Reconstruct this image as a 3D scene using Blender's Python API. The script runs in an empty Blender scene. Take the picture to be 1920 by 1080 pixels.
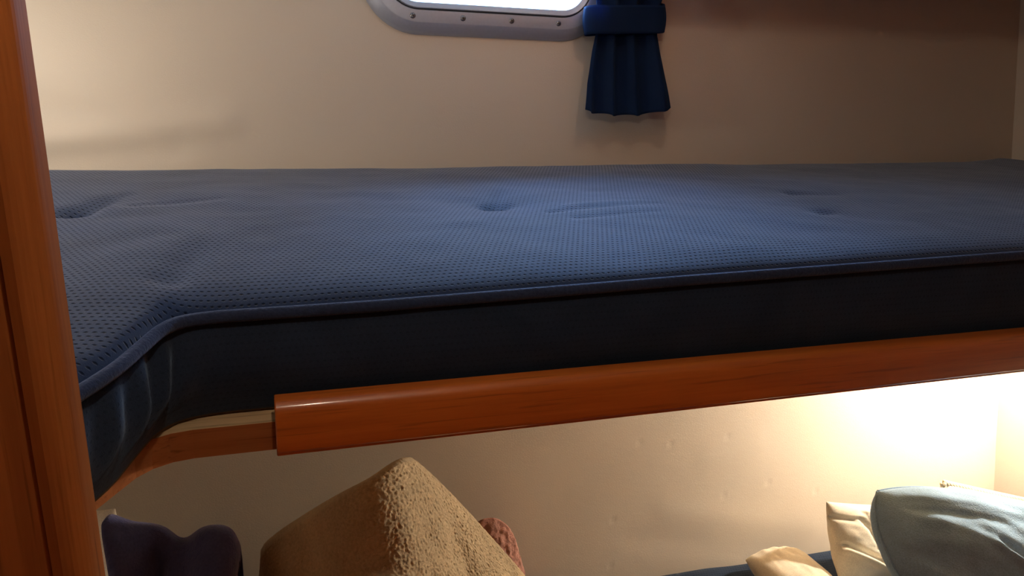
import bpy, bmesh, math, random
from mathutils import Vector, Matrix, noise

random.seed(4)
scene = bpy.context.scene
COL = scene.collection

# ------------------------------------------------------------------ camera
F = 1450.0                                   # focal length in pixels of the 1920x1080 frame
CAM = Vector((0.0, 0.0, 1.55))
yaw, pitch, roll = (math.radians(a) for a in (18.55, 18.0, 2.78))
fw = Vector((math.sin(yaw) * math.cos(pitch), math.cos(yaw) * math.cos(pitch), -math.sin(pitch)))
r0 = Vector((math.cos(yaw), -math.sin(yaw), 0))
d0 = fw.cross(r0)
rt = r0 * math.cos(roll) - d0 * math.sin(roll)
dn = r0 * math.sin(roll) + d0 * math.cos(roll)
cd = bpy.data.cameras.new('camera')
cam = bpy.data.objects.new('camera', cd)
COL.objects.link(cam)
cd.sensor_width = 36.0
cd.lens = F / 1920 * 36.0
cd.clip_start = 0.01
m = Matrix(((rt.x, -dn.x, -fw.x), (rt.y, -dn.y, -fw.y), (rt.z, -dn.z, -fw.z))).to_4x4()
m.translation = CAM
cam.matrix_world = m
scene.camera = cam

# ------------------------------------------------------------------ daylight outside the porthole, exposure
world = bpy.data.worlds.new('World')
scene.world = world
world.use_nodes = True
wb = world.node_tree.nodes['Background']
wb.inputs['Color'].default_value = (0.42, 0.68, 1.0, 1)
wb.inputs['Strength'].default_value = 31.0
# hazy low sun on that side of the boat
sd_ = bpy.data.lights.new('hazy_sun', 'SUN')
sd_.energy = 22.0
sd_.color = (0.34, 0.62, 1.0)
sd_.angle = math.radians(40)
sun = bpy.data.objects.new('hazy_sun', sd_)
COL.objects.link(sun)
sun.rotation_euler = Vector((0.0, -0.58, -0.40)).to_track_quat('-Z', 'Y').to_euler()
scene.view_settings.view_transform = 'Standard'
scene.view_settings.look = 'None'
scene.view_settings.gamma = 1.0
scene.view_settings.use_curve_mapping = False
scene.view_settings.exposure = 0.0

WARM = (1.0, 0.79, 0.56)
NEUTRAL = (1.0, 0.84, 0.66)
READ = (1.0, 0.90, 0.76)
WARM2 = (1.0, 0.90, 0.74)
P_CEILING = 0.70       # dome lamp over the upper berth
P_PASSAGE = 3.2        # dome lamp over the passage in front of the berths
P_READ = 3.7           # reading lamp over the head of the upper berth
P_BERTH = 28.0          # lamp under the upper berth: all round
P_BERTH_BEAM = 6.0    # and out of the mouth of its shade

# ------------------------------------------------------------------ geometry of the place
ZTOP = 1.317                                  # top of the upper mattress
TFL = math.tan(math.radians(12))              # flare of the hull liner
XR = 1.70                                     # right bulkhead
XL = -0.50                                    # bulkhead at the left end of the berths
ZLOW = 0.48                                   # top of the lower mattress
ZCEIL = 1.98


def wall_y(z):
    return 1.386 + (z - ZTOP) * TFL


def ray(px, py):
    return rt * (px - 960) + dn * (py - 540) + fw * F


def on_y(px, py, y):                          # point where the pixel's ray meets the plane y
    r = ray(px, py)
    return CAM + r * (y / r.y)


def on_z(px, py, z):
    r = ray(px, py)
    return CAM + r * ((z - CAM.z) / r.z)


def on_wall(px, py):
    r = ray(px, py)
    s = (1.386 - (ZTOP - CAM.z) * TFL) / (r.y - r.z * TFL)
    return CAM + r * s


# ------------------------------------------------------------------ helpers
def obj(name, me, mat=None, parent=None, smooth=False):
    if isinstance(me, bmesh.types.BMesh):
        bm = me
        bmesh.ops.recalc_face_normals(bm, faces=bm.faces)
        me = bpy.data.meshes.new(name)
        bm.to_mesh(me)
        bm.free()
    o = bpy.data.objects.new(name, me)
    COL.objects.link(o)
    if mat:
        if not me.materials:
            me.materials.append(mat)
    if parent:
        o.parent = parent
    if smooth:
        me.polygons.foreach_set('use_smooth', [True] * len(me.polygons))
    return o


def tag(o, label, cat, group=None):
    o['label'] = label
    o['category'] = cat
    if group:
        o['group'] = group
    return o


def thing(name, label, cat, loc=(0, 0, 0), group=None):
    o = bpy.data.objects.new(name, None)
    o.empty_display_size = 0.05
    COL.objects.link(o)
    o.location = loc
    return tag(o, label, cat, group)


def child(name, me, mat, parent, smooth=False):
    """mesh given in world coordinates, parented to a thing whose base may be anywhere"""
    o = obj(name, me, mat, None, smooth)
    o.parent = parent
    p, t = parent, Vector((0, 0, 0))
    while p:
        t += p.location
        p = p.parent
    o.data.transform(Matrix.Translation(-t))
    return o


def struct(o):
    o['kind'] = 'structure'
    return o


def box(bm, x0, x1, y0, y1, z0, z1, bev=0.0, seg=2):
    vs = [bm.verts.new((x, y, z)) for x in (x0, x1) for y in (y0, y1) for z in (z0, z1)]
    fs = [(0, 1, 3, 2), (4, 6, 7, 5), (0, 4, 5, 1), (2, 3, 7, 6), (0, 2, 6, 4), (1, 5, 7, 3)]
    faces = [bm.faces.new([vs[i] for i in f]) for f in fs]
    if bev:
        es = list({e for f in faces for e in f.edges})
        bmesh.ops.bevel(bm, geom=es, offset=bev, segments=seg, profile=0.5, affect='EDGES')
    return bm


def boxm(*a, **k):
    return box(bmesh.new(), *a, **k)


def grid_mesh(name, fn, nu, nv, closed_u=False):
    """fn(i, j) -> co ; (nu+1) x (nv+1) points"""
    n = nu if closed_u else nu + 1
    vs = [fn(i, j) for i in range(n) for j in range(nv + 1)]
    fs = []
    for i in range(nu):
        a, b = i * (nv + 1), ((i + 1) % n) * (nv + 1)
        for j in range(nv):
            fs.append((a + j, b + j, b + j + 1, a + j + 1))
    me = bpy.data.meshes.new(name)
    me.from_pydata([tuple(v) for v in vs], [], fs)
    me.update()
    return me


def tube(bm, pts, rad, n=10, cap=True):
    pts = [Vector(p) for p in pts]
    rings = []
    up = Vector((0, 0, 1))
    for i, p in enumerate(pts):
        t = (pts[min(i + 1, len(pts) - 1)] - pts[max(i - 1, 0)]).normalized()
        ref = up if abs(t.dot(up)) < 0.9 else Vector((0, 1, 0))
        a = t.cross(ref).normalized()
        b = a.cross(t).normalized()
        r = rad[i] if isinstance(rad, (list, tuple)) else rad
        rings.append([bm.verts.new(p + a * r * math.cos(k * 2 * math.pi / n) + b * r * math.sin(k * 2 * math.pi / n))
                      for k in range(n)])
    for A, B in zip(rings, rings[1:]):
        for k in range(n):
            bm.faces.new((A[k], A[(k + 1) % n], B[(k + 1) % n], B[k]))
    if cap:
        bm.faces.new(rings[0][::-1])
        bm.faces.new(rings[-1])
    return bm


def lathe(bm, prof, origin, axis, n=24):
    """prof: (radius, distance along axis)"""
    axis = Vector(axis).normalized()
    ref = Vector((0, 0, 1)) if abs(axis.z) < 0.9 else Vector((1, 0, 0))
    a = axis.cross(ref).normalized()
    b = axis.cross(a)
    o = Vector(origin)
    rings = []
    for r, h in prof:
        if r < 1e-6:
            rings.append([bm.verts.new(o + axis * h)])
        else:
            rings.append([bm.verts.new(o + axis * h + a * r * math.cos(k * 2 * math.pi / n) + b * r * math.sin(k * 2 * math.pi / n))
                          for k in range(n)])
    for A, B in zip(rings, rings[1:]):
        for k in range(n):
            a1, a2 = A[k % len(A)], A[(k + 1) % len(A)]
            b1, b2 = B[k % len(B)], B[(k + 1) % len(B)]
            vs = []
            for v in (a1, a2, b2, b1):
                if v not in vs:
                    vs.append(v)
            if len(vs) > 2:
                bm.faces.new(vs)
    return bm


def prism(bm, poly, d0_, d1_, fn):
    """extrude the polygon: fn(p, d) -> co"""
    A = [bm.verts.new(fn(p, d0_)) for p in poly]
    B = [bm.verts.new(fn(p, d1_)) for p in poly]
    n = len(poly)
    for k in range(n):
        bm.faces.new((A[k], A[(k + 1) % n], B[(k + 1) % n], B[k]))
    bm.faces.new(A[::-1])
    bm.faces.new(B)
    return bm


def fbm(p, s, o=3):
    return noise.fractal(Vector(p) * s, 1.0, 2.0, o)


def smooth01(t):
    t = max(0.0, min(1.0, t))
    return t * t * (3 - 2 * t)


def catmull(pts, n):
    pts = [Vector(p) for p in pts]
    out = []
    for i in range(len(pts) - 1):
        p0, p1, p2, p3 = pts[max(i - 1, 0)], pts[i], pts[i + 1], pts[min(i + 2, len(pts) - 1)]
        for k in range(n):
            t = k / n
            out.append(0.5 * ((2 * p1) + (p2 - p0) * t + (2 * p0 - 5 * p1 + 4 * p2 - p3) * t * t + (3 * p1 - p0 - 3 * p2 + p3) * t ** 3))
    out.append(pts[-1])
    return out


def resample(pts, n):
    L = [0.0]
    for a, b in zip(pts, pts[1:]):
        L.append(L[-1] + (b - a).length)
    out, k = [], 0
    for i in range(n + 1):
        s = L[-1] * i / n
        while k < len(L) - 2 and L[k + 1] < s:
            k += 1
        t = (s - L[k]) / max(L[k + 1] - L[k], 1e-9)
        out.append(pts[k].lerp(pts[k + 1], t))
    return out


# ------------------------------------------------------------------ materials
def new_mat(name):
    mt = bpy.data.materials.new(name)
    mt.use_nodes = True
    nt = mt.node_tree
    return mt, nt, nt.nodes['Principled BSDF']


def nd(nt, typ, **kw):
    n = nt.nodes.new(typ)
    for k, v in kw.items():
        setattr(n, k, v)
    return n


def coords(nt, scale=(1, 1, 1), rot=(0, 0, 0)):
    tc = nd(nt, 'ShaderNodeTexCoord')
    mp = nd(nt, 'ShaderNodeMapping')
    mp.inputs['Scale'].default_value = scale
    mp.inputs['Rotation'].default_value = rot
    nt.links.new(tc.outputs['Object'], mp.inputs['Vector'])
    return mp.outputs['Vector']


def ntex(nt, vec, scale, detail=4, rough=0.5, dist=0.0):
    n = nd(nt, 'ShaderNodeTexNoise')
    n.inputs['Scale'].default_value = scale
    n.inputs['Detail'].default_value = detail
    n.inputs['Roughness'].default_value = rough
    n.inputs['Distortion'].default_value = dist
    nt.links.new(vec, n.inputs['Vector'])
    return n.outputs['Fac']


def ramp(nt, fac, stops):
    r = nd(nt, 'ShaderNodeValToRGB')
    while len(r.color_ramp.elements) < len(stops):
        r.color_ramp.elements.new(0.5)
    for e, (p, c) in zip(r.color_ramp.elements, stops):
        e.position = p
        e.color = (*c, 1)
    nt.links.new(fac, r.inputs['Fac'])
    return r.outputs['Color']


def bump(nt, height, strength, dist, prev=None):
    b = nd(nt, 'ShaderNodeBump')
    b.inputs['Strength'].default_value = strength
    b.inputs['Distance'].default_value = dist
    nt.links.new(height, b.inputs['Height'])
    if prev:
        nt.links.new(prev, b.inputs['Normal'])
    return b.outputs['Normal']


def mth(nt, op, a, b=None, clamp=False):
    n = nd(nt, 'ShaderNodeMath', operation=op, use_clamp=clamp)
    for i, v in enumerate((a, b)):
        if v is None:
            continue
        if isinstance(v, (int, float)):
            n.inputs[i].default_value = v
        else:
            nt.links.new(v, n.inputs[i])
    return n.outputs[0]


def wood(name, axis, dark, mid, light, rough=0.3, coat=0.4):
    mt, nt, p = new_mat(name)
    s = [55, 55, 55]
    s[axis] = 2.2
    v = coords(nt, tuple(s))
    s2 = [7, 7, 7]
    s2[axis] = 0.7
    v2 = coords(nt, tuple(s2))
    fine = ntex(nt, v, 1.6, 6, 0.65, 0.3)
    broad = ntex(nt, v2, 1.5, 3, 0.5, 0.9)
    mixf = mth(nt, 'ADD', mth(nt, 'MULTIPLY', fine, 0.5), mth(nt, 'MULTIPLY', broad, 0.5))
    c = ramp(nt, mixf, [(0.30, dark), (0.5, mid), (0.72, light)])
    s3 = [260, 260, 260]
    s3[axis] = 9
    pores = ntex(nt, coords(nt, tuple(s3)), 1.0, 2, 0.5)
    pm = ramp(nt, pores, [(0.30, (0.45, 0.45, 0.45)), (0.40, (1, 1, 1))])
    mx = nd(nt, 'ShaderNodeMix', data_type='RGBA', blend_type='MULTIPLY')
    mx.inputs['Factor'].default_value = 0.55
    nt.links.new(c, mx.inputs['A'])
    nt.links.new(pm, mx.inputs['B'])
    nt.links.new(mx.outputs['Result'], p.inputs['Base Color'])
    p.inputs['Roughness'].default_value = rough
    p.inputs['Coat Weight'].default_value = coat
    p.inputs['Specular IOR Level'].default_value = 0.5 if coat > 0.2 else 0.06
    p.inputs['Coat Roughness'].default_value = 0.14
    nt.links.new(bump(nt, fine, 0.10, 0.002), p.inputs['Normal'])
    return mt


def vinyl(name, col):
    mt, nt, p = new_mat(name)
    v = coords(nt)
    blot = ntex(nt, v, 2.2, 3, 0.5)
    c = ramp(nt, blot, [(0.3, tuple(x * 0.94 for x in col)), (0.7, col)])
    nt.links.new(c, p.inputs['Base Color'])
    p.inputs['Roughness'].default_value = 0.48
    p.inputs['Specular IOR Level'].default_value = 0.4
    # leather grain with short horizontal creases
    vo = nd(nt, 'ShaderNodeTexVoronoi', feature='DISTANCE_TO_EDGE')
    vo.inputs['Scale'].default_value = 1.0
    nt.links.new(coords(nt, (190, 190, 330)), vo.inputs['Vector'])
    g = mth(nt, 'MINIMUM', vo.outputs['Distance'], 0.25)
    n1 = bump(nt, g, 0.22, 0.0012)
    n2 = bump(nt, ntex(nt, coords(nt, (30, 30, 70)), 1.0, 4, 0.6), 0.08, 0.003, n1)
    nt.links.new(n2, p.inputs['Normal'])
    return mt


def fabric(name, col, sheen=0.5, sheen_tint=(1, 1, 1), pattern=0.0, rough=0.9, fine=900, strength=0.25):
    mt, nt, p = new_mat(name)
    v = coords(nt)
    f1 = ntex(nt, v, fine, 2, 0.6)
    f2 = ntex(nt, v, 7, 5, 0.6, 0.6)
    fac = mth(nt, 'ADD', mth(nt, 'MULTIPLY', f1, 0.4), mth(nt, 'MULTIPLY', f2, 0.6))
    c = ramp(nt, fac, [(0.34, tuple(x * 0.7 for x in col)), (0.68, tuple(min(1, x * 1.25) for x in col))])
    p.inputs['Roughness'].default_value = rough
    p.inputs['Specular IOR Level'].default_value = 0.15
    p.inputs['Sheen Weight'].default_value = sheen
    p.inputs['Sheen Roughness'].default_value = 0.45
    p.inputs['Sheen Tint'].default_value = (*sheen_tint, 1)
    nrm = bump(nt, f1, strength, 0.0015)
    if pattern:
        # rows of little staggered punched dashes, 8 mm apart along the berth and 5.5 mm across it
        uv = nd(nt, 'ShaderNodeUVMap', uv_map='cloth')
        sep = nd(nt, 'ShaderNodeSeparateXYZ')
        nt.links.new(uv.outputs['UV'], sep.inputs['Vector'])
        a = mth(nt, 'MULTIPLY', sep.outputs['X'], 1 / 0.0062)
        b = mth(nt, 'MULTIPLY', sep.outputs['Y'], 1 / 0.0072)
        row = mth(nt, 'FLOOR', b)
        odd = mth(nt, 'MULTIPLY', mth(nt, 'MODULO', row, 2.0), 0.5)
        fa = mth(nt, 'SUBTRACT', mth(nt, 'FRACT', mth(nt, 'ADD', a, odd)), 0.5)
        fb = mth(nt, 'SUBTRACT', mth(nt, 'FRACT', b), 0.5)
        da = mth(nt, 'DIVIDE', fa, 0.32)
        db = mth(nt, 'DIVIDE', fb, 0.21)
        d = mth(nt, 'ADD', mth(nt, 'MULTIPLY', da, da), mth(nt, 'MULTIPLY', db, db))
        hole = mth(nt, 'SUBTRACT', 1.0, d, True)
        mx = nd(nt, 'ShaderNodeMix', data_type='RGBA', blend_type='MIX')
        nt.links.new(mth(nt, 'MULTIPLY', hole, 0.85 * pattern), mx.inputs['Factor'])
        nt.links.new(c, mx.inputs['A'])
        mx.inputs['B'].default_value = (*[x * 0.15 for x in col], 1)  # shade inside the punched holes, put into the colour
        c = mx.outputs['Result']
        nt.links.new(mth(nt, 'MULTIPLY', mth(nt, 'SUBTRACT', 1.0, mth(nt, 'MULTIPLY', hole, pattern)), sheen), p.inputs['Sheen Weight'])
        nrm = bump(nt, mth(nt, 'MULTIPLY', hole, -1.0), 0.55 * pattern, 0.0022, nrm)
    nt.links.new(c, p.inputs['Base Color'])
    nt.links.new(nrm, p.inputs['Normal'])
    return mt


def plain(name, col, rough=0.5, metal=0.0, n_scale=60, n_amt=0.1):
    mt, nt, p = new_mat(name)
    n = ntex(nt, coords(nt), n_scale, 3)
    c = ramp(nt, n, [(0.3, tuple(x * (1 - n_amt) for x in col)), (0.7, col)])
    nt.links.new(c, p.inputs['Base Color'])
    p.inputs['Roughness'].default_value = rough
    p.inputs['Metallic'].default_value = metal
    return mt


def emitter(name, col, strength):
    mt, nt, p = new_mat(name)
    p.inputs['Base Color'].default_value = (0.9, 0.85, 0.75, 1)
    p.inputs['Emission Color'].default_value = (*col, 1)
    p.inputs['Emission Strength'].default_value = strength
    return mt


TEAK_X = wood('teak_along_x', 0, (0.34, 0.075, 0.011), (0.58, 0.150, 0.022), (0.72, 0.22, 0.040), 0.42, 0.8)
TEAK_Z = wood('teak_along_z', 2, (0.22, 0.062, 0.016), (0.36, 0.115, 0.028), (0.48, 0.17, 0.045), 0.65, 0.0)
BOARD = wood('board_edge', 0, (0.20, 0.065, 0.02), (0.32, 0.11, 0.035), (0.44, 0.17, 0.06), 0.55, 0.0)
PLY = wood('pale_ply', 0, (0.50, 0.33, 0.17), (0.62, 0.42, 0.23), (0.70, 0.50, 0.29), 0.6, 0.0)
VINYL = vinyl('beige_vinyl', (0.65, 0.57, 0.475))
VELOUR = fabric('navy_velour', (0.014, 0.030, 0.082), 0.42, (0.78, 0.85, 1.0), 1.0)
VELOUR_PLAIN = fabric('navy_velour_side', (0.018, 0.029, 0.056), 0.26, (0.5, 0.7, 1.0), 0.25)
PIPE = fabric('navy_piping', (0.022, 0.033, 0.075), 0.4, (0.6, 0.7, 1.0), False, fine=300, strength=0.6)
LINING = fabric('brown_lining', (0.10, 0.065, 0.03), 0.1)
CURTAIN = fabric('navy_curtain', (0.010, 0.026, 0.075), 0.08, (0.3, 0.6, 1.0), False, fine=700)
LOWER = fabric('lower_navy_cloth', (0.013, 0.024, 0.050), 0.15, (0.6, 0.75, 1.0), 0.7)
FLEECE = fabric('beige_fleece', (0.60, 0.47, 0.30), 0.45, (1, 0.9, 0.7), False, fine=260, strength=0.9)
NAVY_FLEECE = fabric('navy_fleece', (0.085, 0.10, 0.28), 0.7, (0.6, 0.6, 1.0), False, fine=260, strength=0.9)
PINK = fabric('pink_plush', (0.58, 0.30, 0.24), 0.4, (1, 0.8, 0.8), False, fine=260, strength=0.9)
CREAM = fabric('cream_cotton', (0.78, 0.70, 0.56), 0.1, (1, 1, 1), False, fine=600, strength=0.15)
GREYBLUE = fabric('grey_blue_linen', (0.31, 0.48, 0.68), 0.2, (0.9, 1, 1), False, fine=420, strength=0.7)
ROPE = fabric('cream_rope', (0.74, 0.64, 0.46), 0.1, (1, 1, 1), False, fine=500, strength=0.5)
ALU = plain('brushed_aluminium', (0.45, 0.49, 0.60), 0.42, 0.35, 200, 0.06)
ALU_IN = plain('inner_ring_metal', (0.42, 0.46, 0.54), 0.45, 0.35, 200, 0.06)
STEEL = plain('screw_steel', (0.30, 0.30, 0.32), 0.35, 0.9)
SLOT = plain('screw_recess', (0.03, 0.03, 0.03), 0.8)
RUBBER = plain('black_gasket', (0.02, 0.02, 0.025), 0.6)
WHITE = plain('white_headliner', (0.70, 0.65, 0.56), 0.6)
BRASS = plain('brass', (0.72, 0.50, 0.22), 0.3, 0.9)
GLOBE = emitter('lit_lamp_glass', WARM, 6.0)

GLASS, nt, p = new_mat('porthole_glass')
nt.nodes.remove(p)
tr = nd(nt, 'ShaderNodeBsdfTransparent')
tr.inputs['Color'].default_value = (0.93, 0.96, 1.0, 1)
gl = nd(nt, 'ShaderNodeBsdfGlossy')
gl.inputs['Roughness'].default_value = 0.05
mx = nd(nt, 'ShaderNodeMixShader')
mx.inputs['Fac'].default_value = 0.05
nt.links.new(tr.outputs[0], mx.inputs[1])
nt.links.new(gl.outputs[0], mx.inputs[2])
nt.links.new(mx.outputs[0], nt.nodes['Material Output'].inputs['Surface'])

# the curtain cloth lets some daylight through
nt = CURTAIN.node_tree
tl = nd(nt, 'ShaderNodeBsdfTranslucent')
tl.inputs['Color'].default_value = (0.02, 0.12, 0.36, 1)
mx = nd(nt, 'ShaderNodeMixShader')
mx.inputs['Fac'].default_value = 0.35
nt.links.new(nt.nodes['Principled BSDF'].outputs[0], mx.inputs[1])
nt.links.new(tl.outputs[0], mx.inputs[2])
nt.links.new(mx.outputs[0], nt.nodes['Material Output'].inputs['Surface'])

# ------------------------------------------------------------------ the cabin shell
WX, WZ, WHW, WHH, WR = 0.415, 1.692, 0.235, 0.147, 0.10      # porthole: centre, outer half size, corner radius


def rr_dist(x, z, grow=0.0):                   # signed distance to the rounded outline of the porthole
    qx = abs(x - WX) - (WHW + grow - WR)
    qz = abs(z - WZ) - (WHH + grow - WR)
    return math.hypot(max(qx, 0), max(qz, 0)) + min(max(qx, qz), 0) - WR


DENTS = [(235, 309), (1357, 930), (1150, 975), (1145, 1062), (1440, 905), (1258, 832), (1200, 830), (1365, 818), (1530, 922)]
DENTS = [on_wall(*q) for q in DENTS]


def bulge(x, z, px0, py0, px1, py1, w, amp):
    a, b = on_wall(px0, py0), on_wall(px1, py1)
    dx, dz = b.x - a.x, b.z - a.z
    L = dx * dx + dz * dz
    t = ((x - a.x) * dx + (z - a.z) * dz) / L
    tc_ = max(0, min(1, t))
    d = math.hypot(x - a.x - dx * tc_, z - a.z - dz * tc_)
    return amp * math.exp(-(d / w) ** 2)


def liner(x, z):
    o = 0.0022 * fbm((x * 1.2, z * 1.6, 3.1), 2.2, 2)
    o += bulge(x, z, 60, 205, 330, 255, 0.030, -0.002)
    o += bulge(x, z, 90, 262, 420, 225, 0.026, 0.0045)
    o += bulge(x, z, 90, 296, 330, 285, 0.020, -0.002)
    o += bulge(x, z, 1250, 960, 1520, 985, 0.03, 0.0016)
    o += bulge(x, z, 1180, 1010, 1480, 1040, 0.026, -0.001)
    o += bulge(x, z, 1330, 860, 1420, 835, 0.03, 0.0012)
    for d in DENTS:
        r2 = (x - d.x) ** 2 + (z - d.z) ** 2
        if r2 < 0.002:
            o -= 0.0022 * math.exp(-r2 / 0.0034 ** 2) 
    return o


def build_liner():
    st = 0.006
    nx = int((XR - XL) / st)
    nz = int(ZCEIL / st)
    vs, fs, idx = [], [], {}
    for i in range(nx + 1):
        for j in range(nz + 1):
            x, z = XL + (XR - XL) * i / nx, ZCEIL * j / nz
            idx[i, j] = len(vs)
            vs.append((x, wall_y(z) - liner(x, z), z))
    for i in range(nx):
        for j in range(nz):
            x, z = XL + (XR - XL) * (i + .5) / nx, ZCEIL * (j + .5) / nz
            if rr_dist(x, z, -0.030) < 0:
                continue
            fs.append((idx[i, j], idx[i + 1, j], idx[i + 1, j + 1], idx[i, j + 1]))
    me = bpy.data.meshes.new('wall_back')
    me.from_pydata(vs, [], fs)
    me.update()
    return struct(obj('wall_back', me, VINYL, None, True))


build_liner()
YF = -0.85                                       # the cabin goes on behind the camera
XD = -1.05
struct(obj('floor', boxm(XD, XR + .02, YF, 1.7, -0.03, 0.0), TEAK_X))
struct(obj('ceiling', boxm(XD, XR + .02, YF, 1.75, ZCEIL, ZCEIL + 0.03), WHITE))
struct(obj('wall_right', boxm(XR, XR + 0.03, YF, 1.75, 0, ZCEIL), VINYL))
struct(obj('wall_left', boxm(XL - 0.03, XL, 0.43, 1.75, 0, ZCEIL), VINYL))
struct(obj('wall_passage', boxm(XD - 0.03, XD, YF, 0.43, 0, ZCEIL), TEAK_Z))
struct(obj('wall_front', boxm(XD, XR + .03, YF - 0.03, YF, 0, ZCEIL), TEAK_Z))

# hull skin outside the liner, so that daylight enters by the porthole alone
# partition at the left: panel with a rounded hardwood edge
part = struct(obj('wall_partition', boxm(XD, -0.1165, 0.400, 0.430, 0, ZCEIL, bev=0.0012), TEAK_Z))
prof = [(-0.1158, 0.432), (-0.1158, 0.3975)]
for k in range(9):
    a = math.pi * (1 + k / 16)                  # quarter round towards the camera
    prof.append((-0.1105 + 0.013 * (-math.cos(math.pi / 2 + k / 16 * math.pi)) * 1.0, 0.4085 - 0.013 * math.sin(math.pi / 2 + k / 16 * math.pi)))
prof += [(-0.0975, 0.425), (-0.101, 0.432)]
bm = prism(bmesh.new(), prof, 0.0, ZCEIL, lambda q, d: (q[0], q[1], d))
struct(obj('trim_1', bm, TEAK_Z))

# ------------------------------------------------------------------ porthole
def rr_ring(inset, h, n=12):
    """rounded outline inset from the outer edge, raised h from the liner into the cabin"""
    out = []
    r = max(WR - inset, 0.01)
    hx, hz = WHW - inset - r, WHH - inset - r
    for cx, cz, a0 in ((1, 1, 0), (-1, 1, 90), (-1, -1, 180), (1, -1, 270)):
        for k in range(n + 1):
            a = math.radians(a0 + 90 * k / n)
            x = WX + cx * hx + r * math.cos(a)
            z = WZ + cz * hz + r * math.sin(a)
            out.append((x, z))
    nrm = Vector((0, -1, TFL)).normalized()
    return [Vector((x, wall_y(z), z)) + nrm * h for x, z in out]


def ring_mesh(name, prof, closed=True):
    rings = [rr_ring(i, h) for i, h in prof]
    bm = bmesh.new()
    R = [[bm.verts.new(v) for v in r] for r in rings]
    n = len(R[0])
    pairs = list(zip(R, R[1:])) + ([(R[-1], R[0])] if closed else [])
    for A, B in pairs:
        for k in range(n):
            bm.faces.new((A[k], A[(k + 1) % n], B[(k + 1) % n], B[k]))
    return bm


win = bpy.data.objects.new('window_1', None)
COL.objects.link(win)
struct(win)
win['label'] = 'aluminium framed porthole with rounded corners above the upper berth'
win.location = (WX, wall_y(WZ), WZ)
frame = child('window_frame', ring_mesh('f', [(0, -0.004), (0.0, 0.003), (0.004, 0.009), (0.0165, 0.019), (0.0185, 0.0197), (0.037, 0.021), (0.0385, 0.0195), (0.0385, -0.004)]), ALU, win, True)
frame.data.set_sharp_from_angle(angle=math.radians(35))
child('gasket', ring_mesh('g', [(0.0385, 0.0), (0.0385, 0.0180), (0.0405, 0.0180), (0.0405, 0.0)]), RUBBER, win)
ir = child('inner_ring', ring_mesh('i', [(0.0406, 0.0), (0.0406, 0.0215), (0.0416, 0.0228), (0.0430, 0.0225), (0.0510, 0.0195), (0.0540, 0.015), (0.056, -0.03), (0.0406, -0.03)]), ALU_IN, win, True)
ir.data.set_sharp_from_angle(angle=math.radians(35))
bm = bmesh.new()
bm.faces.new([bm.verts.new(v) for v in rr_ring(0.0545, -0.012)])
bmesh.ops.solidify(bm, geom=bm.faces[:], thickness=0.004)
child('glass_pane', bm, GLASS, win)
# hull opening between the liner and the outside
child('hull_sleeve', ring_mesh('s', [(0.030, -0.002), (0.030, -0.06), (0.0553, -0.06), (0.0553, -0.03), (0.0413, -0.03), (0.0413, -0.002)]), WHITE, win)
nrm = Vector((0, -1, TFL)).normalized()
upw = Vector((0, TFL, 1)).normalized()
spots = [(on_wall(px, py).x, None) for px, py in ((770, 37), (863, 45), (953, 52), (1040, 58))]
pos = [(x, WZ - WHH + 0.0277) for x, _ in spots] + [(x, WZ + WHH - 0.0277) for x, _ in spots]
pos += [(WX - WHW + 0.0277, WZ), (WX + WHW - 0.0277, WZ)]
for x, z in pos:
    c = Vector((x, wall_y(z), z)) + nrm * 0.0198
    bm = lathe(bmesh.new(), [(0.0052, -0.001), (0.0052, 0.0006), (0.0042, 0.0020), (0.0022, 0.0027), (0.0, 0.0028)], c, nrm, 20)
    s_ = obj('screw', bm, STEEL, None, True)
    s_.parent = frame
    s_.data.transform(Matrix.Translation(-Vector(win.location)))
    bm = bmesh.new()
    e = random.uniform(0, 90)
    for a in (e, e + 90):
        d = Vector((1, 0, 0)) * math.cos(math.radians(a)) + upw * math.sin(math.radians(a))
        q = nrm.cross(d)
        vs = [bm.verts.new(c + d * sx * 0.0030 + q * sy * 0.0006 + nrm * hh) for sx in (-1, 1) for sy in (-1, 1) for hh in (0.001, 0.0031)]
        for f_ in [(0, 1, 3, 2), (4, 6, 7, 5), (0, 4, 5, 1), (2, 3, 7, 6), (0, 2, 6, 4), (1, 5, 7, 3)]:
            bm.faces.new([vs[i] for i in f_])
    bmesh.ops.translate(bm, verts=bm.verts, vec=-Vector(win.location))
    # the cross recess belongs to the screw head: one mesh, second material
    me = s_.data
    me.materials.append(SLOT)
    b2 = bmesh.new()
    b2.from_mesh(me)
    tmp = bpy.data.meshes.new('recess')
    bmesh.ops.recalc_face_normals(bm, faces=bm.faces)
    bm.to_mesh(tmp)
    bm.free()
    n0 = len(b2.faces)
    b2.from_mesh(tmp)
    b2.faces.ensure_lookup_table()
    for f_ in b2.faces[n0:]:
        f_.material_index = 1
        f_.smooth = False
    b2.to_mesh(me)
    b2.free()
    bpy.data.meshes.remove(tmp)

# portal: samples the daylight through the porthole
pd = bpy.data.lights.new('daylight_portal', 'AREA')
pd.shape = 'RECTANGLE'
pd.size, pd.size_y = 2 * WHW - 0.08, 2 * WHH - 0.08
pd.cycles.is_portal = True
po = bpy.data.objects.new('daylight_portal', pd)
COL.objects.link(po)
zax = -nrm                                       # light shines along -Z of the lamp
po.matrix_world = Matrix(((1, 0, 0, 0), (0, 1, 0, 0), (0, 0, 1, 0), (0, 0, 0, 1)))
xa = Vector((1, 0, 0))
ya = zax.cross(xa)
pm = Matrix((xa, ya, zax)).transposed().to_4x4()
pm.translation = Vector((WX, wall_y(WZ), WZ)) - nrm * 0.05
po.matrix_world = pm

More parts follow.
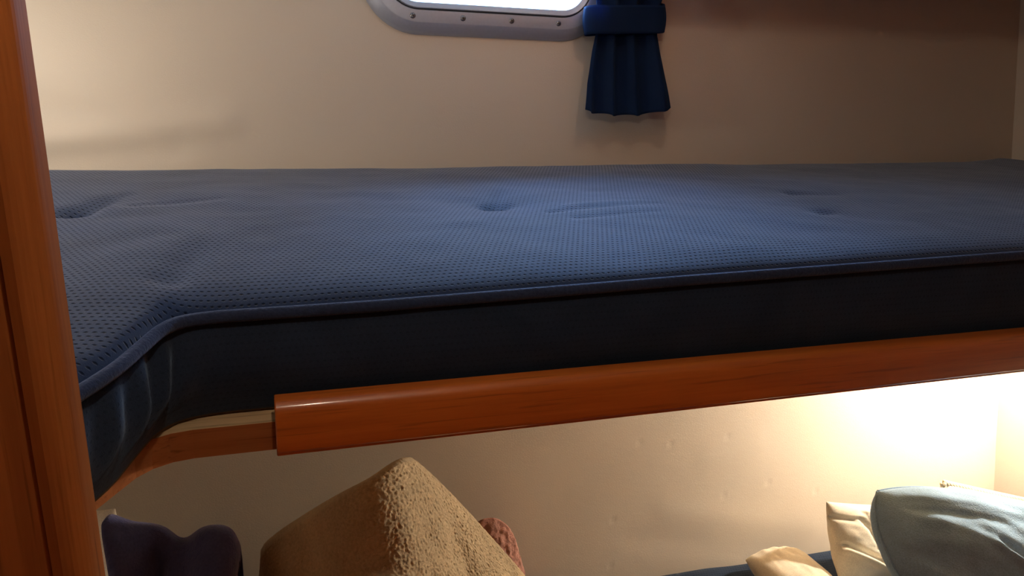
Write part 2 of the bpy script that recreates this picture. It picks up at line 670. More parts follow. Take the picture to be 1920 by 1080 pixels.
# ------------------------------------------------------------------ upper berth: board, front rail
berth = thing('bunk_berth', 'upper bunk of teak board with varnished teak front rail, under the blue mattress', 'bunk', (0.6, 1.0, 1.17))
bp = [Vector((XL, 0.432, 0)), Vector((-0.245, 0.432, 0)), Vector((-0.205, 0.500, 0)), Vector((-0.147, 0.600, 0)), Vector((-0.128, 0.634, 0)),
      Vector((-0.116, 0.655, 0)), Vector((-0.104, 0.667, 0)), Vector((-0.088, 0.675, 0)), Vector((-0.07, 0.678, 0)), Vector((XR, 0.678, 0))]
poly = [(v.x, v.y) for v in bp] + [(XR, 1.372), (XL, 1.372)]
Z0, Z1 = 1.170, 1.199
bm = bmesh.new()
prism(bm, poly, Z0, Z1, lambda q, d: (q[0], q[1] if q[1] < 1.3 else wall_y(d) - 0.004, d))
bo = child('berth_board', bm, BOARD, berth)
bo.data.materials.append(PLY)
for f_ in bo.data.polygons:
    if abs(f_.normal.z) > 0.9:
        f_.material_index = 1
# front rail: a rounded moulding with a bead along its lower edge
RY0, RY1, RZ0, RZ1 = 0.655, 0.6775, 1.1715, 1.2275
prof = [(RY1, RZ1), (RY1, RZ0)]
prof += [(RY0 + 0.009, RZ0), (RY0 + 0.006, RZ0 + 0.0008), (RY0 + 0.0045, RZ0 + 0.0045), (RY0 + 0.002, RZ0 + 0.0055), (RY0, RZ0 + 0.0085)]
for k in range(9):
    a = math.pi / 2 * k / 8
    prof.append((RY0 + 0.011 - 0.011 * math.cos(a), RZ1 - 0.011 + 0.011 * math.sin(a)))
bm = prism(bmesh.new(), prof, 0.0015, XR - 0.001, lambda q, d: (d, q[0], q[1]))
rail = child('front_rail', bm, TEAK_X, berth, True)
rail.data.set_sharp_from_angle(angle=math.radians(40))
bv = rail.modifiers.new('bevel', 'BEVEL')
bv.width, bv.segments, bv.limit_method, bv.angle_limit = 0.0012, 2, 'ANGLE', math.radians(60)

# ------------------------------------------------------------------ upper mattress
FRONT = [(XL + 0.004, 0.436), (-0.30, 0.436), (-0.205, 0.437), (-0.185, 0.452), (-0.162, 0.490), (-0.132, 0.545), (-0.113, 0.585), (-0.1, 0.626), (-0.089, 0.660), (-0.074, 0.680), (-0.045, 0.688),
         (0.0, 0.688), (0.1, 0.687), (0.45, 0.686), (0.9, 0.686), (1.3, 0.686), (1.5, 0.686), (1.6, 0.686), (XR - 0.06, 0.686), (XR - 0.018, 0.686)]
fpath = catmull([(a, b, 0) for a, b in FRONT], 14)
NU, NV = 620, 120
# denser samples near the corner where the front edge turns
fp = resample(fpath, NU)
bk = [Vector((XL + 0.004 + (XR - XL - 0.020) * i / NU, 0, 0)) for i in range(NU + 1)]


def zbase(x):
    pts = [(-0.6, 1.312), (-0.075, 1.314), (0.1, 1.3165), (0.43, 1.325), (0.88, 1.333), (1.7, 1.337)]
    for (a, za), (b, zb) in zip(pts, pts[1:]):
        if x <= b:
            return za + (zb - za) * (x - a) / (b - a)
    return pts[-1][1]


def zback(x):
    pts = [(-0.6, 1.321), (-0.337, 1.321), (-0.15, 1.319), (0.25, 1.320), (0.6, 1.3235), (1.2, 1.324), (1.5, 1.3265), (1.61, 1.336), (1.65, 1.333), (1.7, 1.318)]
    for (a, za), (b, zb) in zip(pts, pts[1:]):
        if x <= b:
            return za + (zb - za) * (x - a) / (b - a)
    return pts[-1][1]


def seg_d(x, y, a, b):
    dx, dy = b.x - a.x, b.y - a.y
    t = ((x - a.x) * dx + (y - a.y) * dy) / (dx * dx + dy * dy)
    tt = max(0, min(1, t))
    return math.hypot(x - a.x - dx * tt, y - a.y - dy * tt), tt


T1, T2, T3 = on_z(135, 420, 1.31), on_z(928, 404, 1.315), on_z(1540, 418, 1.32)
FOLDS = [  # pixel segment, width m, depth m (negative sinks), fade at the far end
    (on_z(135, 421, 1.31), on_z(225, 388, 1.31), 0.016, -0.016, 0.2),
    (on_z(70, 425, 1.31), on_z(260, 412, 1.31), 0.030, 0.008, 0.3),
    (on_z(250, 410, 1.31), on_z(410, 398, 1.31), 0.010, -0.003, 0.4),
    (on_z(318, 548, 1.31), on_z(420, 440, 1.31), 0.016, -0.0055, 0.15),
    (on_z(330, 470, 1.31), on_z(200, 560, 1.31), 0.05, 0.006, 0.5),
    (on_z(300, 470, 1.31), on_z(190, 490, 1.31), 0.03, -0.004, 0.5),
    (on_z(930, 404, 1.31), on_z(935, 380, 1.31), 0.010, -0.006, 0.1),
    (on_z(1030, 428, 1.31), on_z(1230, 413, 1.31), 0.007, -0.0022, 0.5),
    (on_z(1060, 418, 1.31), on_z(1200, 408, 1.31), 0.007, 0.0015, 0.6),
    (on_z(1080, 440, 1.31), on_z(1225, 430, 1.31), 0.008, -0.002, 0.5),
    (on_z(1480, 382, 1.32), on_z(1560, 386, 1.32), 0.014, -0.004, 0.3),
]


def top_z(x, y, v, yf, yb):
    z = zbase(x) * (1 - v) + zback(x) * v
    # soft puff, edges rolled down to the piping in front and tucked at the wall
    z += 0.010 * (4 * v * (1 - v)) ** 0.6
    e = (y - yf)
    z -= 0.010 * math.exp(-e / 0.018)
    eb = (yb - y)
    z -= 0.018 * math.exp(-eb / 0.012)
    er = XR - 0.016 - x
    z -= 0.02 * math.exp(-er / 0.012)
    for T, dep, w in ((T1, 0.012, 0.022), (T2, 0.012, 0.015), (T3, 0.005, 0.016)):
        r = math.hypot((x - T.x) * 0.8, y - T.y)
        if r < 0.25:
            z -= dep * math.exp(-(r / w) ** 2) + 0.35 * dep * math.exp(-(r / (w * 3.2)) ** 2)
    for a, b, w, amp, fade in FOLDS:
        if min(a.x, b.x) - 0.15 < x < max(a.x, b.x) + 0.15:
            d, t = seg_d(x, y, a, b)
            z += amp * math.exp(-(d / w) ** 2) * (1 - (1 - fade) * t)
    z += 0.0022 * fbm((x * 3, y * 4, 7.7), 2.0, 3) * min(1, e / 0.05)
    return z


def add_uv(me, fn):
    uv = me.uv_layers.new(name='cloth')
    for lp in me.loops:
        uv.data[lp.index].uv = fn(me.vertices[lp.vertex_index].co)


def mt_pt(i, j):
    v = j / NV
    v = v * (0.35 + 0.65 * v) if False else v
    a, b = fp[i], bk[i]
    yb = wall_y(1.317) - 0.012
    x = a.x * (1 - v) + b.x * v
    # the front edge bunches at the corner, so ease towards the straight columns quickly
    y = a.y * (1 - v) + yb * v
    return Vector((x, y, top_z(x, y, v, a.y, yb)))


mattress = thing('berth_mattress', 'thick navy blue velour mattress with piped edge on the upper bunk', 'mattress', (0.6, 1.0, 1.20))
me = grid_mesh('cushion_top', mt_pt, NU, NV)
add_uv(me, lambda c: (c.x, c.y))
topo = child('cushion_top', me, VELOUR, mattress, True)
# boxing (the upright sides) and underside
ZB = 1.2035
back_edge = [mt_pt(i, NV) for i in range(NU + 1)]
NS = 26


def side_off(i):
    a = fp[max(i - 2, 0)]
    b = fp[min(i + 2, NU)]
    t = (b - a).normalized()
    return Vector((t.y, -t.x, 0))              # outwards, towards the cabin


arc = [0.0]
for a, b in zip(fp, fp[1:]):
    arc.append(arc[-1] + (b - a).length)


def side_pt(i, j):
    t = j / NS
    top = mt_pt(i, 0)
    n = side_off(i)
    z = top.z - 0.004 + (ZB - top.z + 0.004) * t
    k = fp[i]
    bulge_ = 0.010 * math.sin(math.pi * t) ** 0.8 - 0.010 * smooth01((t - 0.45) / 0.55)
    # slack cloth at the inner corner gathers into upright folds
    w = math.exp(-((k.x + 0.098) / 0.035) ** 2)
    s = arc[i] * 1.0
    bulge_ += w * 0.0045 * math.sin(s * 150 + t * 5.5) * math.sin(math.pi * min(1, t * 1.1 + 0.05)) 
    bulge_ += 0.0012 * fbm((s * 6, t * 1.5, 2), 2.0, 2)
    p_ = Vector((k.x, k.y, 0)) + n * (bulge_ - 0.002)
    if p_.x < -0.18:
        p_.y = max(p_.y, 0.4345)
    return Vector((p_.x, p_.y, z))


me = grid_mesh('boxing', side_pt, NU, NS)
uv = me.uv_layers.new(name='cloth')
for lp in me.loops:
    vi = lp.vertex_index
    uv.data[lp.index].uv = (arc[vi // (NS + 1)], me.vertices[vi].co.z)
child('boxing', me, VELOUR_PLAIN, mattress, True)
# underside with its brown lining turned up along the front
bot = [side_pt(i, NS) for i in range(0, NU + 1, 4)]
bm = bmesh.new()
lo = [bm.verts.new((q.x, q.y + 0.002, 1.2010)) for q in bot]
up_ = [bm.verts.new((q.x, q.y + 0.001, ZB + 0.002)) for q in bot]
bkv = [bm.verts.new((bk[i].x, wall_y(1.2) - 0.010, 1.2010)) for i in range(0, NU + 1, 4)]
for k in range(len(bot) - 1):
    bm.faces.new((lo[k], lo[k + 1], up_[k + 1], up_[k]))
    bm.faces.new((lo[k], bkv[k], bkv[k + 1], lo[k + 1]))
child('lining', bm, LINING, mattress, True)
pp = []
for i in range(0, NU + 1, 2):
    q = mt_pt(i, 0)
    pp.append(q + side_off(i) * 0.0035 + Vector((0, 0, -0.001)))
pp = [Vector((q.x, max(q.y, 0.4385) if q.x < -0.18 else q.y, q.z)) for q in pp]
child('piping', tube(bmesh.new(), pp, 0.0058, 12), PIPE, mattress, True)
pp2 = [q + Vector((0, 0, -0.0075)) - Vector((0, -0.004, 0)) for q in pp]

# ------------------------------------------------------------------ curtain with tieback
curt = thing('window_curtain', 'navy blue curtain gathered by a tieback beside the porthole', 'curtain', (0.69, 1.42, 1.42))
NCU, NCV = 160, 90
CP = [  # z, left x, right x, standoff, pleat depth
    (1.417, 0.578, 0.766, 0.054, 0.0075),
    (1.47, 0.585, 0.758, 0.049, 0.0075),
    (1.53, 0.596, 0.745, 0.045, 0.007),
    (1.565, 0.604, 0.738, 0.044, 0.0065),
    (1.60, 0.606, 0.738, 0.044, 0.007),
    (1.66, 0.600, 0.760, 0.045, 0.010),
    (1.75, 0.593, 0.778, 0.045, 0.012),
    (1.872, 0.588, 0.788, 0.042, 0.012)]


def cp(z):
    for a, b in zip(CP, CP[1:]):
        if z <= b[0]:
            t = (z - a[0]) / (b[0] - a[0])
            return [a[k] + (b[k] - a[k]) * t for k in range(1, 5)]
    return list(CP[-1][1:])


def curtain_pt(i, j):
    u, v = i / NCU, j / NCV
    z = 1.417 + (1.872 - 1.417) * v
    l, r, so, am = cp(z)
    ph = 2 * math.pi * (3.6 * u + 0.25 * math.sin(3 * u + v * 1.2))
    x = l + (r - l) * (u + 0.018 * math.sin(ph * 1.0 + 1))
    d = so + am * math.sin(ph) + 0.004 * fbm((u * 3, v * 3, 1), 1.5, 2)
    # the hem hangs a little lower in the middle and is uneven
    hem = (1 - smooth01(v * 5))
    z += hem * (0.012 * (2 * u - 1) ** 2 + 0.0015 * math.cos(ph) + 0.008 * u - 0.003)
    return Vector((x, wall_y(z) - d, z))


me = grid_mesh('drape', curtain_pt, NCU, NCV)
dr = child('drape', me, CURTAIN, curt, True)
so = dr.modifiers.new('thickness', 'SOLIDIFY')
so.thickness = 0.0022
# tieback: a band round the gathered cloth, its left end pointing past the drape
def band_pt(i, j):
    a = 2 * math.pi * i / 64
    t = j / 10
    zc = 1.5655 + 0.050 * t
    cx, hx = 0.670, 0.078 + 0.004 * math.sin(3 * t)
    ex = math.copysign(abs(math.cos(a)) ** 0.55, math.cos(a))
    ey = math.copysign(abs(math.sin(a)) ** 0.75, math.sin(a))
    x = cx + hx * ex
    if ex < 0:
        x -= 0.006 * abs(ex)
    z = zc + 0.007 * (x - cx) / 0.08 + 0.0025 * math.sin(a * 2)
    return Vector((x, wall_y(z) - 0.0455 + ey * (0.019 + 0.002 * math.sin(5 * a)), z))


me = grid_mesh('tieback', band_pt, 64, 10, True)
tb = child('tieback', me, CURTAIN, curt, True)
so = tb.modifiers.new('thickness', 'SOLIDIFY')
so.thickness = 0.003
crod = thing('curtain_rod', 'thin brass curtain rod over the porthole', 'curtain rod', (0.5, wall_y(1.88) - 0.042, 1.88))
child('rod', tube(bmesh.new(), [(0.10, wall_y(1.88) - 0.042, 1.88), (0.84, wall_y(1.88) - 0.042, 1.88)], 0.005, 12), BRASS, crod, True)
for x in (0.11, 0.83):
    child('bracket', tube(bmesh.new(), [(x, wall_y(1.88) + 0.002, 1.88), (x, wall_y(1.88) - 0.042, 1.88)], 0.006, 12), BRASS, crod, True)

# ------------------------------------------------------------------ unseen locker and shelf, added to shadow the upper right wall
lk = thing('shadow_locker', 'unseen teak locker under the ceiling, added to shadow the upper right wall', 'locker', (1.03, 0.9, 1.73))
child('carcase', boxm(0.37, XR - 0.001, 0.80, 0.98, 1.73, ZCEIL - 0.001, bev=0.002), TEAK_X, lk)
for x0 in (0.395, 0.825, 1.255):
    dr_ = child('door', boxm(x0, x0 + 0.42, 0.785, 0.80, 1.745, ZCEIL - 0.015, bev=0.003), TEAK_X, lk)
    kn = lathe(bmesh.new(), [(0, 0), (0.006, 0), (0.006, 0.008), (0.011, 0.013), (0.009, 0.019), (0, 0.021)], (x0 + 0.21, 0.785, 1.77), (0, -1, 0), 16)
    child('knob', kn, BRASS, dr_, True)

shelf = thing('shadow_shelf', 'unseen narrow teak shelf with a raised lip, added to shadow the hull right of the curtain', 'shelf', (1.25, 1.4, 1.71))  # out of view, added to block the ceiling lamp from the wall
child('shelf_board', boxm(0.80, XR - 0.001, 1.315, wall_y(1.715) - 0.006, 1.715, 1.735, bev=0.002), TEAK_X, shelf)
child('shadow_lip', boxm(0.64, XR - 0.001, 1.300, 1.315, 1.706, 1.765, bev=0.003), TEAK_X, shelf)  # runs on past the board to carry the added shadow to the curtain

# ------------------------------------------------------------------ lamps
def point(name, loc, power, parent, radius=0.03, col=WARM):
    l = bpy.data.lights.new(name, 'POINT')
    l.energy = power
    l.color = col
    l.shadow_soft_size = radius
    o = bpy.data.objects.new(name, l)
    COL.objects.link(o)
    o.parent = parent
    o.location = Vector(loc) - Vector(parent.location)
    return o


def dome_lamp(label, cl, power, col, drop=0.0):
    cl = Vector(cl)
    t = thing('ceiling_lamp', label, 'lamp', cl)
    if drop:
        child('stem', tube(bmesh.new(), [cl, cl - Vector((0, 0, drop))], 0.006, 10), BRASS, t, True)
    d = cl - Vector((0, 0, drop))
    child('rim', lathe(bmesh.new(), [(0.0, 0), (0.05, 0), (0.05, 0.010), (0.042, 0.013), (0.0, 0.013)], d, (0, 0, -1), 32), BRASS, t, True)
    child('bulb', lathe(bmesh.new(), [(0.0, 0.013), (0.010, 0.013), (0.010, 0.018), (0.015, 0.024), (0.010, 0.032), (0.0, 0.035)], d, (0, 0, -1), 24), GLOBE, t, True)
    point('ceiling_light', d - Vector((0, 0, 0.062)), power, t, 0.012, col)


dome_lamp('small brass ceiling lamp over the upper berth near the hull', (0.60, 1.06, ZCEIL), P_CEILING, WARM)
dome_lamp('small brass lamp on a short stem over the passage in front of the bunks', (0.07, 0.22, ZCEIL), P_PASSAGE, NEUTRAL, 0.07)


def reading_lamp(name, label, base, out, aim, power, rad, beam=0.0, col=WARM):
    base, out, aim = Vector(base), Vector(out).normalized(), Vector(aim).normalized()
    t = thing(name, label, 'lamp', base)
    child('wall_plate', lathe(bmesh.new(), [(0, 0), (0.028, 0), (0.028, 0.006), (0.02, 0.010), (0, 0.010)], base, out, 24), BRASS, t, True)
    k = base + out * 0.055
    child('arm', tube(bmesh.new(), [base + out * 0.008, base + out * 0.03, k], 0.005, 10), BRASS, t, True)
    child('shade', lathe(bmesh.new(), [(0.0, -0.030), (0.016, -0.030), (0.020, -0.022), (0.022, 0.0), (0.034, 0.030), (0.0325, 0.030), (0.0205, 0.0), (0.018, -0.02), (0, -0.026)], k, aim, 28), BRASS, t, True)
    child('bulb', lathe(bmesh.new(), [(0, -0.025), (0.008, -0.02), (0.013, -0.005), (0.015, 0.006), (0.010, 0.016), (0, 0.02)], k, aim, 20), GLOBE, t, True)
    point(name + '_light', k + aim * 0.05, power, t, rad, col)
    if beam:
        l = bpy.data.lights.new(name + '_beam', 'SPOT')
        l.energy, l.color, l.spot_size, l.spot_blend, l.shadow_soft_size = beam, col, math.radians(96), 0.6, rad
        o = bpy.data.objects.new(name + '_beam', l)
        COL.objects.link(o)
        o.parent = t
        o.location = k + aim * 0.036 - base
        o.rotation_euler = aim.to_track_quat('-Z', 'Y').to_euler()
    return t


reading_lamp('reading_lamp', 'brass reading lamp on the left end wall above the upper mattress', (XL, 1.07, 1.62), (1, 0, 0), (0.75, 0.0, -0.55), P_READ, 0.02, col=READ)
reading_lamp('berth_lamp', 'brass reading lamp under the upper bunk at its right end', (1.56, 1.00, 1.170), (0, 0, -1), (-0.30, 0.62, -0.72), P_BERTH, 0.02, P_BERTH_BEAM, WARM2)

# ------------------------------------------------------------------ lower berth and its mattress
low = thing('lower_berth', 'lower bunk built of teak panels under the navy lower mattress', 'bunk', (0.6, 0.9, 0))
child('front_panel', boxm(XL, XR - 0.001, 0.60, 0.62, 0.0, 0.40, bev=0.002), TEAK_X, low)
child('berth_board', boxm(XL, XR - 0.001, 0.62, wall_y(0.36) - 0.008, 0.345, 0.362), PLY, low)
child('front_rail', boxm(XL, XR - 0.001, 0.58, 0.60, 0.34, 0.42, bev=0.006), TEAK_X, low)


def low_z(x, y):
    # back corner follows the photograph: a touch lower to the right
    b = ZLOW + 0.010 - 0.020 * smooth01((x - 0.6) / 0.7)
    b += 0.003 * fbm((x * 3, y * 4, 1.7), 2, 2)
    for d, w, s in ((y - 0.63, 0.02, 0.02), (wall_y(0.47) - 0.006 - y, 0.012, 0.014), (XR - 0.004 - x, 0.015, 0.02), (x - XL - 0.004, 0.015, 0.02)):
        b -= s * math.exp(-max(d, 0) / w)
    return b


def low_pt(i, j):
    x = XL + 0.004 + (XR - XL - 0.008) * i / 200
    y = 0.63 + (wall_y(0.45) - 0.008 - 0.63) * j / 70
    return Vector((x, y, low_z(x, y)))


lm = thing('lower_mattress', 'navy blue ribbed mattress on the lower bunk', 'mattress', (0.6, 0.9, 0.363))
me = grid_mesh('cushion_top', low_pt, 200, 70)
add_uv(me, lambda c: (c.x, c.y))
child('cushion_top', me, LOWER, lm, True)
bm = bmesh.new()
a_ = [low_pt(i, 0) for i in range(201)] + [low_pt(200, j) for j in range(1, 71)] + [low_pt(i, 70) for i in range(199, -1, -1)] + [low_pt(0, j) for j in range(69, 0, -1)]
A = [bm.verts.new(q) for q in a_]
B = [bm.verts.new((q.x, q.y if q.y < 1.1 else q.y - 0.03, 0.363)) for q in a_]
for k in range(len(A)):
    bm.faces.new((A[k], A[(k + 1) % len(A)], B[(k + 1) % len(A)], B[k]))
bm.faces.new(B)
sd = child('boxing', bm, LOWER, lm, True)


# ------------------------------------------------------------------ pillows
def pillow(name, label, cat, T, U, V, th, mat, wr=0.006, wscale=7, seed=0, nu=70, pinch=0.05, group=None, seam=None, back=None, blunt=0.0, extra=None):
    """T: a corner, U and V: the two edges from it; th: half thickness"""
    T, U, V = Vector(T), Vector(U), Vector(V)
    N = U.cross(V).normalized()
    if N.y > 0:
        N = -N
    root = thing(name, label, cat, T + U * 0.5 + V * 0.5, group)

    def pos(u, v, s):
        a, b = 2 * u - 1, 2 * v - 1
        # edges bow inwards, corners stay out
        uu = a * (1 - pinch * (1 - b * b))
        vv = b * (1 - pinch * (1 - a * a))
        h = max(0.0, (1 - abs(a) ** 2.6) * (1 - abs(b) ** 2.6)) ** 0.55
        if blunt:                                # overstuffed: rounded corners and full edges
            uu, vv = a * math.sqrt(1 - blunt * b * b), b * math.sqrt(1 - blunt * a * a)
            h = max(0.0, (1 - abs(a) ** 2.6) * (1 - abs(b) ** 2.6)) ** 0.45
        c = T + U * (0.5 + 0.5 * uu) + V * (0.5 + 0.5 * vv)
        w = wr * fbm((u * 1.0 + seed, v * 1.0 - seed, seed * 3.3 + s), wscale * 0.35, 4) * min(1, h * 1.6)
        # gathers run in from the edges
        g = wr * 0.5 * math.sin((u + 0.2 * v) * 30 + seed) * math.exp(-(1 - abs(b)) * 7) * min(1, h * 2)
        x_ = extra(u, v) if (extra and s > 0) else 0.0
        return c + N * s * (th * h + w + g + x_)

    vs, fs = [], []
    idx = {}
    for s in (1, -1):
        for i in range(nu + 1):
            for j in range(nu + 1):
                edge = i in (0, nu) or j in (0, nu)
                if s == -1 and edge:
                    idx[s, i, j] = idx[1, i, j]
                    continue
                idx[s, i, j] = len(vs)
                # cosine spacing so that the rounding near the seam is smooth
                u = 0.5 - 0.5 * math.cos(math.pi * i / nu)
                v = 0.5 - 0.5 * math.cos(math.pi * j / nu)
                vs.append(pos(u, v, s))
    for s in (1, -1):
        for i in range(nu):
            for j in range(nu):
                q = (idx[s, i, j], idx[s, i + 1, j], idx[s, i + 1, j + 1], idx[s, i, j + 1])
                fs.append(q if s == 1 else q[::-1])
    me = bpy.data.meshes.new(name)
    me.from_pydata([tuple(v) for v in vs], [], fs)
    bm = bmesh.new()
    bm.from_mesh(me)
    bpy.data.meshes.remove(me)
    child('cover', bm, mat, root, True)
    if seam:
        rad, smat, rope = seam
        ed = [(t, 0) for t in range(nu)] + [(nu, t) for t in range(nu)] + [(nu - t, nu) for t in range(nu)] + [(0, nu - t) for t in range(nu)]
        ep = [Vector(vs[idx[1, i, j]]) for i, j in ed]
        ep = resample(ep + [ep[0]], 420)
        if rope:                                 # three twisted strands
            bm = bmesh.new()
            for k in range(3):
                st = []
                for i, q in enumerate(ep):
                    t = (ep[(i + 1) % len(ep)] - ep[i - 1]).normalized()
                    b = t.cross(N).normalized()
                    a = i * 0.42 + k * 2 * math.pi / 3
                    st.append(q + (N * math.cos(a) + b * math.sin(a)) * rad * 0.55)
                tube(bm, st, rad * 0.62, 7)
            child('rope_edge', bm, smat, root, True)
        else:
            child('seam', tube(bmesh.new(), ep, rad, 6), smat, root, True)
    return root


def crease(u0, v0, u1, v1, w, amp):
    def f(u, v):
        du, dv = u1 - u0, v1 - v0
        t = max(0, min(1, ((u - u0) * du + (v - v0) * dv) / (du * du + dv * dv)))
        d = math.hypot(u - u0 - du * t, v - v0 - dv * t)
        return amp * math.exp(-(d / w) ** 2)
    return f


cs = [crease(0.30, 0.32, 0.44, 0.52, 0.016, 0.007), crease(0.33, 0.30, 0.47, 0.50, 0.020, -0.007), crease(0.10, 0.06, 0.50, 0.12, 0.03, 0.005), crease(0.10, 0.16, 0.40, 0.19, 0.025, -0.005),
      crease(0.16, 0.22, 0.3, 0.30, 0.03, 0.004)]
pillow('scatter_pillow', 'plump grey-blue linen pillow leaning in the right corner of the lower bunk', 'pillow',
       (0.938, 0.950, 0.862), (0.505, -0.125, -0.110), (0.095, -0.225, -0.268), 0.092, GREYBLUE, wr=0.010, wscale=9, seed=2.0, nu=90, blunt=0.36,
       seam=(0.0025, GREYBLUE, False), extra=lambda u, v: sum(c(u, v) for c in cs))
ra, rb = on_y(1800, 912, 1.085), on_y(1920, 938, 1.075)
pillow('rope_cushion', 'cream cushion with twisted rope edging behind the grey-blue pillow', 'cushion',
       ra - (rb - ra) * 0.25, (rb - ra) * 1.5, (0.0, -0.02, -0.085), 0.035, CREAM, seed=5.0, pinch=0.01, seam=(0.006, ROPE, True))
wf = [crease(0.04, 0.62, 0.5, 0.95, 0.035, 0.016), crease(0.05, 0.54, 0.5, 0.85, 0.03, -0.010), crease(0.28, 0.10, 0.42, 0.75, 0.022, 0.012), crease(0.2, 0.2, 0.36, 0.7, 0.022, -0.009),
      crease(0.02, 0.2, 0.14, 0.22, 0.03, -0.010)]
pillow('bed_pillow', 'white cotton pillow propped upright, left of the grey-blue pillow', 'pillow',
       (1.066, 1.095, 0.677), (0.26, 0.030, -0.070), (-0.005, -0.08, -0.133), 0.050, CREAM, wr=0.006, wscale=8, seed=8.0, pinch=0.03,
       extra=lambda u, v: sum(c(u, v) for c in wf))
pillow('bed_pillow', 'white cotton pillow lying flat at the left foot of the upright white pillow', 'pillow',
       (0.928, 1.155, 0.524), (0.138, 0.0, 0.0), (-0.01, -0.34, 0.0), 0.044, CREAM, wr=0.004, seed=11.0, blunt=0.12)
pillow('bed_pillow', 'white pillow half hidden behind the wooden partition edge at lower left', 'pillow',
       (-0.47, 1.15, 0.832), (0.232, 0.0, 0.002), (0.03, -0.02, -0.32), 0.045, CREAM, wr=0.010, seed=14.0, pinch=0.0)

# ------------------------------------------------------------------ draped throws on the lower bunk
def drape(name, label, cat, back, front, mat, nu, nv, disp, dscale, bulge_=0.02, seed=0.0, yb=None, fold=None, lump=0.0):
    """loft from the upper silhouette (back, over the top) down to the mattress in front; closed behind and below"""
    B = resample(catmull(back, 12), nu)
    Fp = resample(catmull(front, 12), nu)
    W = max(2, nu // 9)
    Bs = [sum((B[max(0, min(nu, i + k))] for k in range(-W, W + 1)), Vector()) / (2 * W + 1) for i in range(nu + 1)]
    c = sum(B, Vector()) / len(B)
    base = Vector((c.x, c.y, ZLOW))
    vs, fs = [], []

    def p(i, j):
        t = j / nv
        a, b = B[i].lerp(Bs[i], smooth01(t * 3.5)), Fp[i]
        q = a.lerp(b, t)
        # full and rounded over the top, then falling
        q.z += bulge_ * math.sin(math.pi * min(1, t * 1.05)) 
        q.y -= bulge_ * 1.1 * math.sin(math.pi * t) ** 0.7
        if fold:
            q += fold(i / nu, t)
        n_ = Vector((q.x * 1.0, q.y, q.z))
        d = disp * (noise.noise(n_ * dscale + Vector((seed, 0, 0))) + 0.5 * noise.noise(n_ * dscale * 2.1))
        d += lump * noise.fractal(n_ * 11 + Vector((0, seed, 0)), 1.0, 2.0, 3) * smooth01(t * 5)
        q += Vector((0.15 * d, -0.8 * d, 0.55 * d))
        return q
    for i in range(nu + 1):
        for j in range(nv + 1):
            vs.append(p(i, j))
    for i in range(nu):
        for j in range(nv):
            a, b = i * (nv + 1) + j, (i + 1) * (nv + 1) + j
            fs.append((a, b, b + 1, a + 1))
    # rounded back: the cloth turns over the top and drops behind
    nb = 8
    off = len(vs)
    yb_ = yb
    for i in range(nu + 1):
        a = vs[i * (nv + 1)]
        for k in range(1, nb + 1):
            t = k / nb
            zb = ZLOW + 0.019
            yy = a.y + (min(yb_, a.y + 0.07) - a.y) * math.sin(math.pi / 2 * min(1, t * 2.2))
            vs.append(Vector((a.x, yy, a.z + (zb - a.z) * t ** 1.8)))
    for i in range(nu):
        for k in range(nb):
            a = (i * (nv + 1)) if k == 0 else off + i * nb + k - 1
            b = ((i + 1) * (nv + 1)) if k == 0 else off + (i + 1) * nb + k - 1
            fs.append((off + i * nb + k, off + (i + 1) * nb + k, b, a))
    me = bpy.data.meshes.new(name)
    me.from_pydata([tuple(v) for v in vs], [], fs)
    bm = bmesh.new()
    bm.from_mesh(me)
    bpy.data.meshes.remove(me)
    root = thing(name, label, cat, base)
    child('cloth', bm, mat, root, True)
    return root


def yp(px, py, y):
    return on_y(px, py, y)


bk_ = [(-0.035, 1.02, 0.50), (-0.046, 1.02, 0.62), yp(487, 1075, 1.02), yp(492, 1040, 1.015), yp(520, 1012, 1.0), yp(575, 974, 0.975), yp(640, 932, 0.945), yp(695, 902, 0.935), yp(740, 873, 0.955), yp(766, 864, 0.975), yp(785, 869, 0.99),
       yp(830, 910, 1.02), yp(900, 985, 1.055), yp(985, 1080, 1.09), (0.45, 1.095, 0.57), (0.50, 1.10, 0.50)]
fr_ = [(-0.06, 0.92, 0.499), (-0.01, 0.82, 0.499), (0.05, 0.72, 0.499), (0.10, 0.66, 0.499), (0.15, 0.665, 0.499), (0.24, 0.74, 0.499), (0.36, 0.86, 0.499), (0.48, 0.98, 0.499)]


def beige_fold(s, t):
    # a soft ridge runs down from the top, left of it the cloth turns away
    d = Vector((0, 0, 0))
    d += Vector((0, -0.022, 0.008)) * math.exp(-((s - 0.44 - 0.04 * math.sin(t * 9)) / 0.06) ** 2) * math.sin(math.pi * min(1, t + 0.12)) 
    d += Vector((0, 0.020, -0.01)) * math.exp(-((s - 0.61 - 0.1 * t) / 0.03) ** 2) * math.sin(math.pi * t)
    return d


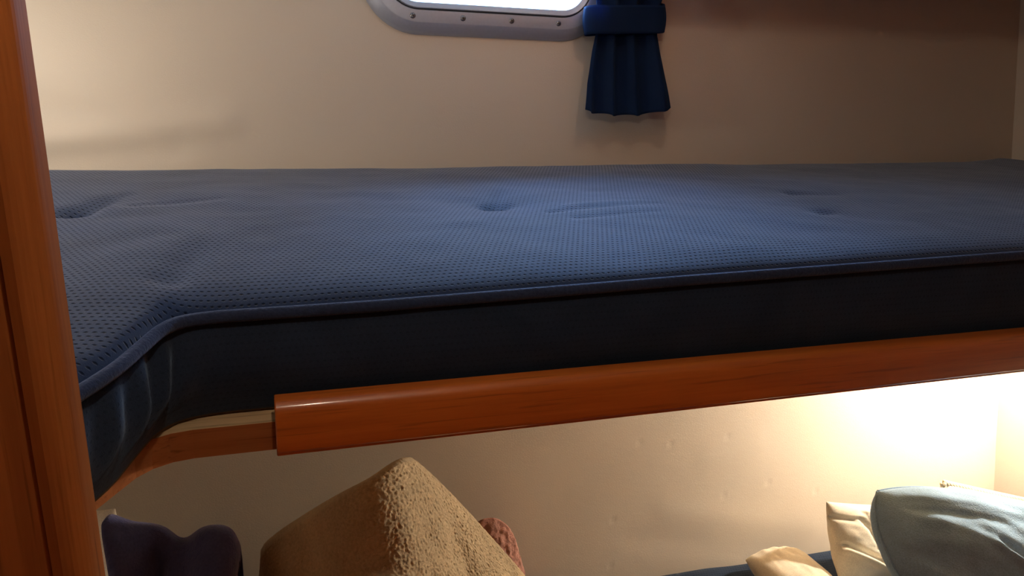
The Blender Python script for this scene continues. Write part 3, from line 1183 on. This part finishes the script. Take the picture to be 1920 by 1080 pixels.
drape('fleece_throw', 'beige fleece throw heaped to a peak on the lower bunk', 'blanket', bk_, fr_, FLEECE, 540, 400, 0.0027, 290, 0.03, 0.0, 1.12, beige_fold, 0.007)
bk_ = [(0.30, 1.18, 0.50), yp(880, 1040, 1.18), yp(893, 985, 1.18), yp(915, 971, 1.18), yp(940, 976, 1.18), yp(962, 1000, 1.18), yp(975, 1040, 1.18), yp(985, 1080, 1.18), (0.455, 1.18, 0.50)]
fr_ = [(0.30, 1.165, 0.499), (0.35, 1.155, 0.499), (0.40, 1.155, 0.499), (0.46, 1.165, 0.499)]
drape('plush_bundle', 'pink plush bundle peeping out behind the beige fleece throw', 'blanket', bk_, fr_, PINK, 120, 60, 0.003, 110, 0.004, 4.0, 1.195)
bk_ = [(-0.27, 1.0, 0.50), yp(228, 1078, 1.0), yp(200, 1030, 1.0), yp(190, 985, 1.0), yp(205, 976, 1.0), yp(240, 990, 1.0), yp(300, 1003, 1.0), yp(340, 1022, 1.0), yp(375, 998, 1.0), yp(405, 988, 1.0), yp(432, 992, 1.0),
       yp(447, 1015, 1.0), yp(448, 1050, 1.0), (-0.075, 1.0, 0.70), (-0.085, 1.0, 0.50)]
fr_ = [(-0.15, 0.88, 0.499), (-0.15, 0.82, 0.499), (-0.12, 0.80, 0.499), (-0.085, 0.84, 0.499)]


def navy_fold(s, t):
    d = Vector((0, 0, 0))
    d += Vector((0, -0.060, 0.012)) * math.exp(-((s - 0.34 - 0.15 * t) / 0.05) ** 2) * math.sin(math.pi * min(1, t + 0.1))
    d += Vector((0, -0.070, 0.012)) * math.exp(-((s - 0.64 + 0.05 * t) / 0.06) ** 2) * math.sin(math.pi * min(1, t + 0.1))
    d += Vector((0, 0.055, -0.01)) * math.exp(-((s - 0.50) / 0.03) ** 2) * math.sin(math.pi * min(1, t + 0.1))
    return d


drape('fleece_blanket', 'dark navy fleece blanket crumpled at the left end of the lower bunk', 'blanket', bk_, fr_, NAVY_FLEECE, 220, 120, 0.002, 90, 0.03, 8.0, 1.07, navy_fold, 0.016)
